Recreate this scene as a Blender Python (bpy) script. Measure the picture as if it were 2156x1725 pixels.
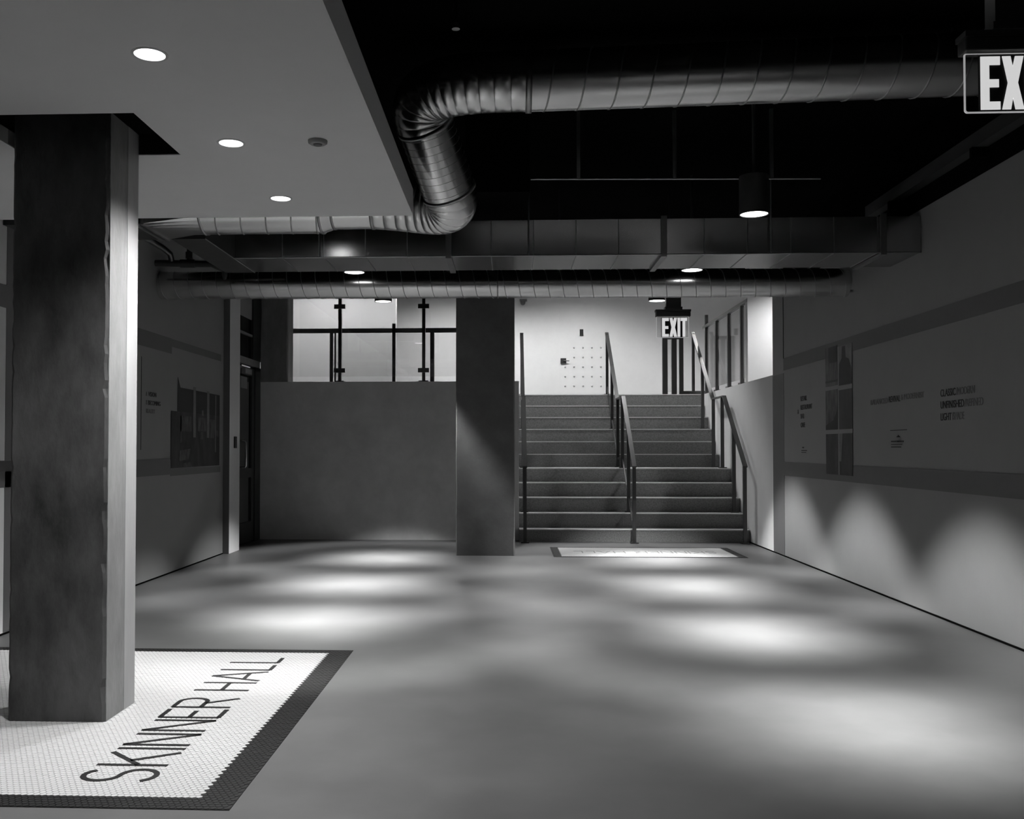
import bpy, math, random
from mathutils import Vector, Matrix

random.seed(7)
SC = bpy.context.scene
COL = SC.collection
for o in list(bpy.data.objects):
    bpy.data.objects.remove(o)

# ------------------------------------------------------------------ camera
cam_d = bpy.data.cameras.new('camera')
cam_d.sensor_fit = 'HORIZONTAL'
cam_d.sensor_width = 36.0
cam_d.lens = 33.5955
cam_d.shift_x = 0.04215
cam_d.shift_y = 0.01649
cam_d.clip_end = 200
cam = bpy.data.objects.new('camera', cam_d)
cam.location = (0, 0, 1.25)
cam.rotation_euler = (math.radians(90 + 1.28), 0, math.radians(2.5))
COL.objects.link(cam)
SC.camera = cam

# ------------------------------------------------------------------ world, exposure
w = bpy.data.worlds.new('world')
SC.world = w
w.use_nodes = True
w.node_tree.nodes['Background'].inputs[0].default_value = (0.02, 0.02, 0.02, 1)
w.node_tree.nodes['Background'].inputs[1].default_value = 1.0
SC.view_settings.view_transform = 'Standard'
SC.view_settings.look = 'None'
SC.view_settings.exposure = 0.0
SC.view_settings.gamma = 1.0
SC.view_settings.use_curve_mapping = False
cy = SC.cycles
cy.max_bounces = 6
cy.diffuse_bounces = 4
cy.glossy_bounces = 3
cy.transmission_bounces = 3
cy.transparent_max_bounces = 12
cy.caustics_reflective = False
cy.caustics_refractive = False
cy.use_light_tree = False
cy.use_adaptive_sampling = True
cy.adaptive_threshold = 0.03
cy.sample_clamp_indirect = 4.0

# lamp powers, all in one place
P_PENDANT = 3200.0      # black cylinder downlights in the hall
P_RECESSED = 290.0      # small recessed downlights in the white dropped ceiling
P_LOBBY = 470.0        # round ceiling lights in the upper lobby


# ------------------------------------------------------------------ materials
def nt(m):
    m.use_nodes = True
    t = m.node_tree
    return t, t.nodes['Principled BSDF']


def g(v):
    return (v, v, v, 1)


def mat(name, v, rough=0.6, metal=0.0, var=0.0, scale=6.0, bump=0.0, bscale=40.0, spec=0.5,
        rvar=0.0, stretch=(1, 1, 1), detail=6.0, contrast=(0.3, 0.7)):
    """neutral grey material; var = amount of mottling about the grey value v"""
    m = bpy.data.materials.new(name)
    t, b = nt(m)
    b.inputs['Base Color'].default_value = g(v)
    b.inputs['Roughness'].default_value = rough
    b.inputs['Metallic'].default_value = metal
    b.inputs['Specular IOR Level'].default_value = spec
    tc = t.nodes.new('ShaderNodeTexCoord')
    mp = t.nodes.new('ShaderNodeMapping')
    mp.inputs['Scale'].default_value = stretch
    t.links.new(tc.outputs['Object'], mp.inputs['Vector'])
    if var or rvar:
        n = t.nodes.new('ShaderNodeTexNoise')
        n.inputs['Scale'].default_value = scale
        n.inputs['Detail'].default_value = detail
        n.inputs['Roughness'].default_value = 0.65
        t.links.new(mp.outputs['Vector'], n.inputs['Vector'])
        if var:
            r = t.nodes.new('ShaderNodeValToRGB')
            r.color_ramp.elements[0].position = contrast[0]
            r.color_ramp.elements[1].position = contrast[1]
            r.color_ramp.elements[0].color = g(max(v * (1 - var), 0.001))
            r.color_ramp.elements[1].color = g(min(v * (1 + var), 0.95))
            t.links.new(n.outputs['Fac'], r.inputs['Fac'])
            t.links.new(r.outputs['Color'], b.inputs['Base Color'])
        if rvar:
            mr = t.nodes.new('ShaderNodeMapRange')
            mr.inputs['From Min'].default_value = 0.3
            mr.inputs['From Max'].default_value = 0.7
            mr.inputs['To Min'].default_value = max(rough - rvar, 0.02)
            mr.inputs['To Max'].default_value = rough + rvar
            t.links.new(n.outputs['Fac'], mr.inputs['Value'])
            t.links.new(mr.outputs['Result'], b.inputs['Roughness'])
    if bump:
        n2 = t.nodes.new('ShaderNodeTexNoise')
        n2.inputs['Scale'].default_value = bscale
        n2.inputs['Detail'].default_value = 4
        bp = t.nodes.new('ShaderNodeBump')
        bp.inputs['Strength'].default_value = bump
        bp.inputs['Distance'].default_value = 0.01
        t.links.new(mp.outputs['Vector'], n2.inputs['Vector'])
        t.links.new(n2.outputs['Fac'], bp.inputs['Height'])
        t.links.new(bp.outputs['Normal'], b.inputs['Normal'])
    return m


def emit(name, v, strength):
    m = bpy.data.materials.new(name)
    t, b = nt(m)
    b.inputs['Base Color'].default_value = g(0.8)
    b.inputs['Emission Color'].default_value = g(v)
    b.inputs['Emission Strength'].default_value = strength
    return m


def glass_mat(name, tint=0.92, refl=1.0):
    m = bpy.data.materials.new(name)
    m.use_nodes = True
    t = m.node_tree
    t.nodes.clear()
    out = t.nodes.new('ShaderNodeOutputMaterial')
    mix = t.nodes.new('ShaderNodeMixShader')
    tr = t.nodes.new('ShaderNodeBsdfTransparent')
    tr.inputs[0].default_value = g(tint)
    gl = t.nodes.new('ShaderNodeBsdfGlossy')
    gl.inputs['Color'].default_value = g(refl)
    gl.inputs['Roughness'].default_value = 0.02
    lw_ = t.nodes.new('ShaderNodeLayerWeight')
    lw_.inputs['Blend'].default_value = 0.5
    pw_ = t.nodes.new('ShaderNodeMath')
    pw_.operation = 'POWER'
    pw_.inputs[1].default_value = 5.0
    ma_ = t.nodes.new('ShaderNodeMath')
    ma_.operation = 'MULTIPLY_ADD'
    ma_.inputs[1].default_value = 0.7
    ma_.inputs[2].default_value = 0.035
    t.links.new(lw_.outputs['Facing'], pw_.inputs[0])
    t.links.new(pw_.outputs[0], ma_.inputs[0])
    t.links.new(ma_.outputs[0], mix.inputs[0])
    t.links.new(tr.outputs[0], mix.inputs[1])
    t.links.new(gl.outputs[0], mix.inputs[2])
    t.links.new(mix.outputs[0], out.inputs[0])
    return m


M = {}
M['floor'] = mat('polished_concrete', 0.088, rough=0.36, var=0.20, scale=1.3, spec=0.6, bump=0.01, bscale=60, contrast=(0.3, 0.7), detail=4)
M['white'] = mat('white_plaster', 0.80, rough=0.75, var=0.03, scale=3, bump=0.05, bscale=90, spec=0.25)
M['soffit'] = mat('white_ceiling_paint', 0.94, rough=0.85, var=0.02, scale=3, spec=0.2)
M['wall'] = mat('light_wall_paint', 0.27, rough=0.7, var=0.04, scale=2, bump=0.04, bscale=90, spec=0.3)
M['greypaint'] = mat('grey_wall_paint', 0.13, rough=0.7, var=0.04, scale=3, spec=0.3)
M['black'] = mat('black_ceiling_paint', 0.005, rough=0.9, var=0.3, scale=2, spec=0.0)
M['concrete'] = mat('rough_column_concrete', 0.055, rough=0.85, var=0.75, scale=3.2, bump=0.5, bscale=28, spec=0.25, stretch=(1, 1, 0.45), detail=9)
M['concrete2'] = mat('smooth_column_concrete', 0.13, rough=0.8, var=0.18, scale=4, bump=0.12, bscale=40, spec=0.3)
M['palestrip'] = mat('pale_column_edge', 0.36, rough=0.65, var=0.1, scale=5, bump=0.15, bscale=30, spec=0.3, stretch=(1, 1, 0.3))
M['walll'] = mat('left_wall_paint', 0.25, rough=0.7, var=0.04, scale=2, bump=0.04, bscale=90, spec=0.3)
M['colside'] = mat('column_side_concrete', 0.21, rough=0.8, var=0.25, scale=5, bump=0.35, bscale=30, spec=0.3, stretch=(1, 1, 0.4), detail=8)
M['lobbygrey'] = mat('lobby_wall_paint', 0.50, rough=0.75, var=0.04, scale=2, spec=0.3)
M['lowwall'] = mat('stair_wall_plaster', 0.80, rough=0.75, var=0.12, scale=2.2, bump=0.06, bscale=50, spec=0.3)
M['stepc'] = mat('step_concrete', 0.24, rough=0.75, var=0.35, scale=60, bump=0.08, bscale=80, spec=0.3)
M['nosing'] = mat('pale_step_edge', 0.85, rough=0.6, var=0.1, scale=30, spec=0.4)
M['rail'] = mat('black_painted_steel', 0.018, rough=0.3, spec=0.9, var=0.1, scale=20)
M['galv'] = mat('galvanised_steel', 0.78, rough=0.25, metal=1.0, var=0.05, scale=7, stretch=(0.4, 1, 1), contrast=(0.1, 0.9))
M['galv2'] = mat('galvanised_sheet', 0.52, rough=0.24, metal=1.0, var=0.1, scale=5, contrast=(0.1, 0.9))
M['ductdark'] = mat('dark_duct_surface', 0.03, rough=0.6, var=0.2, scale=8, spec=0.2)  # near-black tone for the box run and side branch
M['seam'] = mat('duct_seam_steel', 0.30, rough=0.4, metal=1.0, var=0.1, scale=10)
M['darkmetal'] = mat('dark_fixture_metal', 0.035, rough=0.5, var=0.1, scale=10)
M['chrome'] = mat('brushed_steel', 0.7, rough=0.2, metal=1.0, var=0.05, scale=30)
M['tilew'] = mat('white_hex_tile', 0.43, rough=0.35, var=0.05, scale=40, spec=0.5)
M['tileb'] = mat('black_hex_tile', 0.010, rough=0.5, var=0.4, scale=40, spec=0.22)
M['grout'] = mat('grey_grout', 0.30, rough=0.9, var=0.1, scale=50)
M['ink'] = mat('black_print_ink', 0.012, rough=0.7, var=0.1, scale=10)
M['ink2'] = mat('grey_print_ink', 0.16, rough=0.7, var=0.1, scale=10)
M['lens'] = emit('lit_lamp_lens', 1.0, 6.0)
M['exitlet'] = emit('lit_exit_letters', 1.0, 0.6)
M['exitedge'] = emit('lit_acrylic_edge', 1.0, 0.28)
M['glass'] = glass_mat('clear_glass', 0.93)
M['acrylic'] = glass_mat('clear_acrylic', 0.93)
M['darkglass'] = mat('dark_door_glass', 0.012, rough=0.06, spec=0.6, var=0.1, scale=3)
M['frame'] = mat('black_door_frame', 0.018, rough=0.4, var=0.1, scale=10)
M['framegrey'] = mat('grey_door_head', 0.20, rough=0.5, var=0.1, scale=10)
M['photo_dark'] = mat('mural_dark_print', 0.014, rough=0.6, var=0.85, scale=5, stretch=(1, 1.6, 0.6), contrast=(0.4, 0.65))
M['photo_mid'] = mat('mural_mid_print', 0.05, rough=0.6, var=0.8, scale=9, stretch=(1, 2.2, 0.7), contrast=(0.38, 0.62))
M['photo_light'] = mat('mural_light_print', 0.13, rough=0.6, var=0.3, scale=8)


# ------------------------------------------------------------------ mesh helpers
class MB:
    def __init__(s):
        s.v, s.f, s.sm = [], [], []

    def add(s, verts, faces, smooth=False):
        k = len(s.v)
        s.v += [tuple(p) for p in verts]
        s.f += [tuple(i + k for i in f) for f in faces]
        s.sm += [smooth] * len(faces)
        return s

    def box(s, x0, x1, y0, y1, z0, z1):
        v = [(x, y, z) for z in (z0, z1) for y in (y0, y1) for x in (x0, x1)]
        return s.add(v, [(0, 2, 3, 1), (4, 5, 7, 6), (0, 1, 5, 4), (2, 6, 7, 3), (0, 4, 6, 2), (1, 3, 7, 5)])

    def prism(s, poly, mtx, depth):
        """2-D polygon (counter-clockwise) extruded along local +z by depth, placed with mtx"""
        n = len(poly)
        v = [mtx @ Vector((x, y, 0)) for x, y in poly] + [mtx @ Vector((x, y, depth)) for x, y in poly]
        f = [tuple(range(n - 1, -1, -1)), tuple(range(n, 2 * n))]
        f += [(i, (i + 1) % n, n + (i + 1) % n, n + i) for i in range(n)]
        return s.add(v, f)

    def bar(s, p, q, wd, ht, up=(0, 0, 1)):
        """rectangular bar from p to q, wd across, ht along up"""
        p, q = Vector(p), Vector(q)
        d = (q - p).normalized()
        sd = d.cross(Vector(up)).normalized()
        u = sd.cross(d).normalized()
        v = []
        for c in (p, q):
            for a, b in ((-1, -1), (1, -1), (1, 1), (-1, 1)):
                v.append(c + sd * a * wd / 2 + u * b * ht / 2)
        return s.add(v, [(0, 3, 2, 1), (4, 5, 6, 7), (0, 1, 5, 4), (1, 2, 6, 5), (2, 3, 7, 6), (3, 0, 4, 7)])

    def tube(s, path, r, n=24, caps=True, smooth=True):
        """round tube along a path; r may be a list"""
        P = [Vector(p) for p in path]
        R = r if isinstance(r, (list, tuple)) else [r] * len(P)
        tang = []
        for i in range(len(P)):
            a = P[max(i - 1, 0)]
            b = P[min(i + 1, len(P) - 1)]
            tang.append((b - a).normalized())
        ref = Vector((0, 0, 1)) if abs(tang[0].z) < 0.9 else Vector((1, 0, 0))
        nrm = (ref - tang[0] * ref.dot(tang[0])).normalized()
        v, f = [], []
        for i, p in enumerate(P):
            if i:
                nrm = tang[i - 1].rotation_difference(tang[i]) @ nrm
                nrm = (nrm - tang[i] * nrm.dot(tang[i])).normalized()
            bi = tang[i].cross(nrm)
            for k in range(n):
                a = 2 * math.pi * k / n
                v.append(p + (nrm * math.cos(a) + bi * math.sin(a)) * R[i])
        for i in range(len(P) - 1):
            for k in range(n):
                k2 = (k + 1) % n
                f.append((i * n + k, i * n + k2, (i + 1) * n + k2, (i + 1) * n + k))
        s.add(v, f, smooth)
        if caps:
            m = (len(P) - 1) * n
            s.add(v[:n], [tuple(range(n - 1, -1, -1))])
            s.add(v[m:m + n], [tuple(range(n))])
        return s

    def disc(s, c, r, n=32, down=True):
        v = [(c[0] + r * math.cos(2 * math.pi * k / n), c[1] + r * math.sin(2 * math.pi * k / n), c[2]) for k in range(n)]
        return s.add(v, [tuple(reversed(range(n))) if down else tuple(range(n))])

    def build(s, name, m, parent=None, bevel=0.0):
        me = bpy.data.meshes.new(name)
        if parent is not None and parent.type == 'EMPTY':
            off = parent.location
            me.from_pydata([(x - off.x, y - off.y, z - off.z) for x, y, z in s.v], [], s.f)
        elif parent is not None and parent.parent is not None and parent.parent.type == 'EMPTY':
            off = parent.parent.location
            me.from_pydata([(x - off.x, y - off.y, z - off.z) for x, y, z in s.v], [], s.f)
        else:
            me.from_pydata(s.v, [], s.f)
        me.polygons.foreach_set('use_smooth', s.sm)
        me.materials.append(M[m])
        me.update()
        o = bpy.data.objects.new(name, me)
        COL.objects.link(o)
        if parent is not None:
            o.parent = parent
        if bevel:
            b = o.modifiers.new('bevel', 'BEVEL')
            b.width = bevel
            b.segments = 2
            b.limit_method = 'ANGLE'
        return o


def box(name, m, parent, *a, bevel=0.0):
    return MB().box(*a).build(name, m, parent, bevel)


def tag(o, label, cat, group=None):
    o['label'] = label
    o['category'] = cat
    if group:
        o['group'] = group
    return o


def thing(name, label, cat, loc=(0, 0, 0), group=None):
    o = bpy.data.objects.new(name, None)
    o.empty_display_size = 0.1
    o.location = loc
    COL.objects.link(o)
    return tag(o, label, cat, group)


def struct(o):
    o['kind'] = 'structure'
    return o


def snode(name, loc=(0, 0, 0)):
    o = bpy.data.objects.new(name, None)
    o.empty_display_size = 0.1
    o.location = loc
    COL.objects.link(o)
    return struct(o)


def spot(name, parent, loc, power, size, blend, radius):
    d = bpy.data.lights.new(name, 'SPOT')
    d.energy = power
    d.spot_size = math.radians(size)
    d.spot_blend = blend
    d.shadow_soft_size = radius
    o = bpy.data.objects.new(name, d)
    COL.objects.link(o)
    o.parent = parent
    o.location = Vector(loc) - parent.location
    return o


def basis(origin, ex, ey):
    ex, ey = Vector(ex), Vector(ey)
    ez = ex.cross(ey)
    return Matrix(((ex.x, ey.x, ez.x, origin[0]), (ex.y, ey.y, ez.y, origin[1]), (ex.z, ey.z, ez.z, origin[2]), (0, 0, 0, 1)))


def text_obj(name, s, m, parent, origin, ex, ey, height, width, thick=0.002):
    """flat lettering: cap height and total width fitted, laid on a surface"""
    cu = bpy.data.curves.new(name, 'FONT')
    cu.body = s
    cu.extrude = 0.5
    cu.resolution_u = 3
    t = bpy.data.objects.new(name, cu)
    COL.objects.link(t)
    dg = bpy.context.evaluated_depsgraph_get()
    me = bpy.data.meshes.new_from_object(t.evaluated_get(dg))
    bpy.data.objects.remove(t)
    xs = [v.co.x for v in me.vertices]
    ys = [v.co.y for v in me.vertices]
    x0, x1, y0, y1 = min(xs), max(xs), min(ys), max(ys)
    B = basis(origin, ex, ey)
    off = parent.location if parent.type == 'EMPTY' else Vector((0, 0, 0))
    for v in me.vertices:
        p = B @ Vector(((v.co.x - x0) / (x1 - x0) * width, (v.co.y - y0) / (y1 - y0) * height, (v.co.z + 0.5) * thick))
        v.co = p - off
    me.materials.clear()
    me.materials.append(M[m])
    o = bpy.data.objects.new(name, me)
    COL.objects.link(o)
    o.parent = parent
    return o


# ================================================================== THE SETTING
XL, XR = -3.39, 3.15
ZC = 3.72
fl = struct(MB().box(-6, 6, -6, 13.0, -0.2, 0.0).build('floor', 'floor'))

cl = snode('ceiling', (0, 0, ZC))
box('slab', 'black', cl, -6, 6, -6, 13.4, ZC, ZC + 0.25)
box('beam', 'black', cl, -0.33, 0.14, 6.95, 7.2, 3.12, ZC)
box('beam', 'black', cl, -0.62, 3.15, 4.2, 4.32, 3.66, ZC)
box('edge_beam', 'black', cl, -6, 6, 13.2, 13.4, 3.66, ZC)

# left wall with its painted bands
wl = snode('wall_left', (XL, 0, 0))
box('wall_face', 'walll', wl, XL - 0.2, XL, 6.27, 11.147, 0, ZC)
box('wall_face', 'white', wl, XL - 0.2, XL, -6, 6.27, 0, ZC)
box('pier', 'white', wl, XL - 0.2, -3.315, 11.147, 11.571, 0, ZC)
box('pier_front_grey', 'greypaint', wl, XL, -3.315, 11.144, 11.147, 0, ZC)  # thin grey layer over the front face of the white pier
box('wall_above_door', 'wall', wl, XL - 0.2, -3.44, 11.571, 13.4, 2.95, ZC)
box('wall_behind_door', 'black', wl, -3.75, -3.70, 11.4, 13.0, 0, ZC)
T = 0.004
box('painted_band', 'greypaint', wl, XL, XL + T, 3.0, 9.407, 2.19, 2.343)
box('painted_band', 'greypaint', wl, XL, XL + T, 9.407, 11.037, 2.262, 2.34)
box('painted_band', 'greypaint', wl, XL, XL + T, 3.0, 9.40, 0.983, 1.142)
box('painted_band', 'greypaint', wl, XL, XL + T, 9.40, 11.03, 0.967, 1.035)
box('painted_stripe', 'greypaint', wl, XL, XL + T, 6.27, 6.45, 0.02, 2.19)
box('painted_stripe', 'greypaint', wl, XL, XL + T, 6.27, 6.45, 2.343, 3.0)
struct(box('baseboard_left', 'black', None, XL, XL + 0.008, -6, 11.147, 0, 0.012))

# right wall with its painted bands
wr = snode('wall_right', (XR, 0, 0))
box('wall_face', 'wall', wr, XR, XR + 0.25, -6, 11.16, 0, 3.08)
box('wall_upper_dark', 'black', wr, XR, XR + 0.25, -6, 11.16, 3.08, ZC)
box('bay_wall', 'white', wr, XR + 0.03, 5.2, 12.945, 13.06, 2.125, ZC)
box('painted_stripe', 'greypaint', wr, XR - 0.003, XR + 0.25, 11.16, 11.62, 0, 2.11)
box('painted_stripe', 'wall', wr, XR, XR + 0.25, 11.16, 11.62, 2.11, ZC)
box('painted_band', 'greypaint', wr, XR - T, XR, 3.0, 11.16, 2.141, 2.28)
box('painted_band', 'greypaint', wr, XR - T, XR, 3.0, 11.16, 0.931, 1.088)
box('wall_joint', 'ink', wr, XR - 0.006, XR, 11.152, 11.162, 2.28, 3.05)
struct(box('baseboard_right', 'black', None, XR - 0.01, XR, -6, 12.77, 0, 0.012))

# low walls, upper floor and lobby
ws = snode('wall_stair', (0, 12.93, 0))
box('low_wall', 'lowwall', ws, -3.70, 0.112, 12.93, 13.35, 0, 2.15)
box('lit_wall_end', 'white', ws, 0.02, 0.113, 12.926, 12.93, 0, 2.15)  # white strip: lamp light on the wall end put into the colour
box('low_wall_side', 'white', ws, -0.10, 0.112, 13.35, 21.0, 0, 2.13)
wsr = struct(MB().box(XR + 0.005, XR + 0.4, 11.62, 21, 0, 2.125).build('wall_stair_right', 'white'))
uf = snode('upper_floor', (0, 16, 2.13))
box('slab', 'floor', uf, -6, -0.10, 13.35, 21, 1.9, 2.13)
box('slab', 'floor', uf, 0.112, 3.155, 16.2, 21, 1.9, 2.13)
box('slab', 'floor', uf, XR + 0.4, 6, 11.62, 21, 1.9, 2.12)
wb = struct(MB().box(-6, 6, 20.8, 21, 1.9, 5.4).build('wall_far', 'white'))
wp = struct(MB().box(-6, -2.30, 19.0, 19.25, 2.13, 5.4).build('wall_lobby', 'lobbygrey'))
struct(MB().box(-6.2, -6, 11.6, 21, 0, 5.4).build('wall_lobby_left', 'white'))
struct(MB().box(5.2, 5.4, 11.62, 21, 1.9, 5.4).build('wall_lobby_right', 'white'))
struct(MB().box(XR + 0.26, 5.3, 11.5, 11.62, 0, 5.4).build('wall_lobby_front', 'white'))
struct(MB().box(-6, 6, 13.4, 13.55, ZC, 5.4).build('wall_header', 'white'))
struct(MB().box(-6.2, 6, 13.4, 21, 5.4, 5.5).build('ceiling_lobby', 'soffit'))
struct(MB().box(-6, 6, -6.2, -6, 0, ZC).build('wall_rear', 'wall'))

# white dropped ceiling on the left, open around the near column
dc = snode('dropped_ceiling', (-2, 0, 2.7))
XS, YS, ZS = -0.607, 5.914, 2.70
for a in ((XL, -2.40, -6, YS), (-1.63, XS, -6, YS), (-2.40, -1.63, -6, 4.04), (-2.40, -1.63, 4.633, YS)):
    box('ceiling_panel', 'soffit', dc, a[0], a[1], a[2], a[3], ZS, ZS + 0.005)
box('fascia', 'soffit', dc, XS - 0.02, XS, -6, YS, ZS + 0.005, ZS + 0.165)
box('fascia', 'soffit', dc, XL, XS - 0.02, YS - 0.02, YS, ZS + 0.005, ZS + 0.10)
box('column_pocket', 'black', dc, -2.44, -1.59, 4.0, 4.673, ZS + 0.10, ZS + 0.12)


# ---- glass door on the left beyond the pier
d1 = snode('door_1', (-3.44, 12.2, 0))
XD = -3.43
lf = box('leaf', 'frame', d1, XD - 0.045, XD - 0.005, 11.60, 11.70, 0.02, 2.30)
box('stile', 'frame', d1, XD - 0.045, XD, 12.53, 12.66, 0.02, 2.30)
box('top_rail', 'frame', d1, XD - 0.045, XD, 11.70, 12.53, 2.20, 2.30)
box('bottom_rail', 'frame', d1, XD - 0.045, XD, 11.70, 12.53, 0.02, 0.28)
box('middle_rail', 'frame', d1, XD - 0.045, XD, 11.70, 12.53, 0.86, 0.98)
box('glass_pane', 'darkglass', d1, XD - 0.03, XD - 0.02, 11.70, 12.53, 0.28, 2.20)
box('side_jamb', 'frame', d1, XD - 0.06, XD + 0.012, 12.66, 12.925, 0.0, 2.33)
box('door_head', 'framegrey', d1, XD - 0.05, XD + 0.014, 11.571, 12.88, 2.33, 2.42)
box('door_closer', 'framegrey', d1, XD, XD + 0.05, 12.05, 12.35, 2.20, 2.27)
box('transom_pane', 'darkglass', d1, XD - 0.03, XD - 0.02, 11.571, 12.55, 2.42, 2.95)
box('transom_bar', 'framegrey', d1, XD - 0.05, XD, 11.571, 12.55, 2.72, 2.75)
box('transom_post', 'frame', d1, XD - 0.06, XD + 0.012, 12.55, 12.925, 2.42, 3.72)
MB().tube([(XD, 11.95, 1.0), (XD + 0.075, 11.95, 1.0), (XD + 0.09, 11.95, 1.015), (XD + 0.09, 11.95, 1.32), (XD + 0.075, 11.95, 1.335), (XD, 11.95, 1.335)],
          0.011, 10).build('pull_handle', 'chrome', d1)
box('notice', 'framegrey', d1, XD - 0.02, XD - 0.012, 12.05, 12.35, 2.02, 2.17)

# ---- studded white door in the far wall
d2 = snode('door_2', (1.54, 20.8, 2.13))
YD = 20.8
box('leaf', 'white', d2, 1.075, 2.005, YD - 0.02, YD, 2.14, 4.375)
for a in ((1.055, 1.075, 2.14, 4.395), (2.005, 2.025, 2.14, 4.395), (1.075, 2.005, 4.375, 4.395)):
    box('frame', 'white', d2, a[0], a[1], YD - 0.008, YD, a[2], a[3])
stud_me = None
for i in range(5):
    for j in range(9):
        if i == 0 and j in (3, 4, 5, 6, 7, 8):
            continue
        if j > 4:
            continue
        x = 1.185 + i * 0.193
        z = 2.59 + j * 0.208
        if stud_me is None:
            o = MB().tube([(0, -0.035, 0), (0, -0.028, 0), (0, 0, 0)], [0.004, 0.014, 0.02], 10).build('stud', 'white', d2)
            stud_me = o
        else:
            o = stud_me.copy()
            COL.objects.link(o)
        o.location = Vector((x, YD - 0.02, z)) - d2.location
        me_shift = None
if stud_me is not None:
    for v in stud_me.data.vertices:
        v.co = v.co + d2.location
lk = box('lock_case', 'ink', d2, 1.085, 1.205, YD - 0.06, YD - 0.02, 3.08, 3.19)
MB().tube([(1.15, YD - 0.06, 3.14), (1.16, YD - 0.09, 3.135), (1.27, YD - 0.09, 3.13)], 0.01, 8).build('lever', 'ink2', lk)
box('viewer_plate', 'ink', d2, 1.502, 1.578, YD - 0.04, YD - 0.02, 3.68, 3.82)


# ================================================================== COLUMNS
def column(t, x0, x1, y0, y1, z0, z1, m, chip, name='shaft', step=0.04, ch=0.012):
    mb = MB()
    nz = max(2, int((z1 - z0) / step))
    v, f = [], []
    for i in range(nz + 1):
        z = z0 + (z1 - z0) * i / nz
        r = []
        for cx, cy, sx, sy in ((x0, y0, 1, 1), (x1, y0, -1, 1), (x1, y1, -1, -1), (x0, y1, 1, -1)):
            c = ch + chip * random.random() ** 3
            if (sx, sy) in ((1, 1), (-1, -1)):
                r += [(cx, cy + sy * c), (cx + sx * c, cy)]
            else:
                r += [(cx + sx * c, cy), (cx, cy + sy * c)]
        v += [(x, y, z) for x, y in r]
    for i in range(nz):
        for k in range(8):
            f.append((i * 8 + k, i * 8 + (k + 1) % 8, (i + 1) * 8 + (k + 1) % 8, (i + 1) * 8 + k))
    f.append(tuple(reversed(range(8))))
    f.append(tuple(nz * 8 + k for k in range(8)))
    mb.add(v, f)
    return mb.build(name, m, t)


c1 = thing('concrete_column', 'rough dark concrete column standing on the near tiled floor panel', 'column', (-2.07, 4.46, 0))
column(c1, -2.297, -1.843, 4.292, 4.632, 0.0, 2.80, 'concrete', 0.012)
# smooth pale strip along the right-hand side
box('pale_side_strip', 'palestrip', c1, -1.846, -1.8395, 4.50, 4.628, 0.0, 2.80)
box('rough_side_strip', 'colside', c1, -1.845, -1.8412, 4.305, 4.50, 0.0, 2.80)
c2 = thing('concrete_column', 'square concrete column in front of the stairs at the hall centre', 'column', (-0.293, 11.4, 0))
column(c2, -0.634, 0.048, 11.086, 11.74, 0.0, ZC, 'concrete2', 0.010, step=0.15, ch=0.008)
c3 = thing('concrete_column', 'short concrete pier on the low wall beside the glass door', 'column', (-3.22, 13.1, 2.15))
column(c3, -3.425, -3.045, 12.935, 13.262, 2.15, 5.4, 'colside', 0.012, step=0.12)

# ================================================================== STAIRS
RY = [12.77 + 0.265 * i for i in range(5)] + [14.6 + 0.265 * i for i in range(6)]
RZ = [0.169, 0.366, 0.563, 0.760, 0.957, 1.155, 1.350, 1.546, 1.742, 1.938, 2.135]
st = thing('staircase', 'wide concrete staircase with pale step edges rising to the lobby', 'staircase', (1.6, 12.77, 0))
for i in range(11):
    y1 = RY[i + 1] if i < 10 else 16.2
    z0 = RZ[i - 1] if i else 0.0
    zb = max(0.0, z0 - 0.02)
    s = box('landing' if i == 4 else 'step', 'stepc', st, 0.115, 3.148, RY[i], y1, zb, RZ[i] - 0.0005)
    box('nosing', 'nosing', s, 0.116, 3.147, RY[i] - 0.006, RY[i] + 0.05, RZ[i] - 0.014, RZ[i] + 0.001)


def rail_z(y):
    P = [(12.58, 1.0), (13.78, 1.985), (14.53, 1.985), (16.08, 3.18)]
    for (a, za), (b, zb) in zip(P, P[1:]):
        if y <= b:
            return za + (zb - za) * (y - a) / (b - a)
    return P[-1][1]


def handrail(x, label, bottom):
    t = thing('stair_handrail', label, 'handrail', (x, 12.6, 0), 'black steel stair handrails')
    P = [(12.56, 1.0), (13.78, 1.985), (14.53, 1.985), (16.10, 3.18)]
    for (a, za), (b, zb) in zip(P, P[1:]):
        MB().bar((x, a, za), (x, b, zb), 0.056, 0.022).build('top_rail', 'rail', t)
    for y, z in ((12.60, 0.0), (13.20, 0.366), (13.90, 0.957), (14.50, 0.957), (15.30, 1.546), (16.06, 2.135)):
        p = box('post', 'rail', t, x - 0.022, x + 0.022, y - 0.022, y + 0.022, z + 0.013, rail_z(y) - 0.008)
        box('base_plate', 'rail', p, x - 0.052, x + 0.052, y - 0.05, y + 0.05, z + 0.0015, z + 0.014)
    if bottom:
        Q = [(16.06, 2.27), (14.50, 1.09), (13.90, 1.09), (12.62, 0.16)]
        for (a, za), (b, zb) in zip(Q, Q[1:]):
            MB().bar((x, a, za), (x, b, zb), 0.02, 0.03).build('bottom_rail', 'rail', t)
    return t


handrail(0.188, 'black steel handrail on the stairs, leftmost, next to the concrete column', False)
handrail(1.615, 'black steel handrail down the middle of the stairs', True)
handrail(3.045, 'black steel handrail on the stairs, along the right side wall', False)

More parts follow.
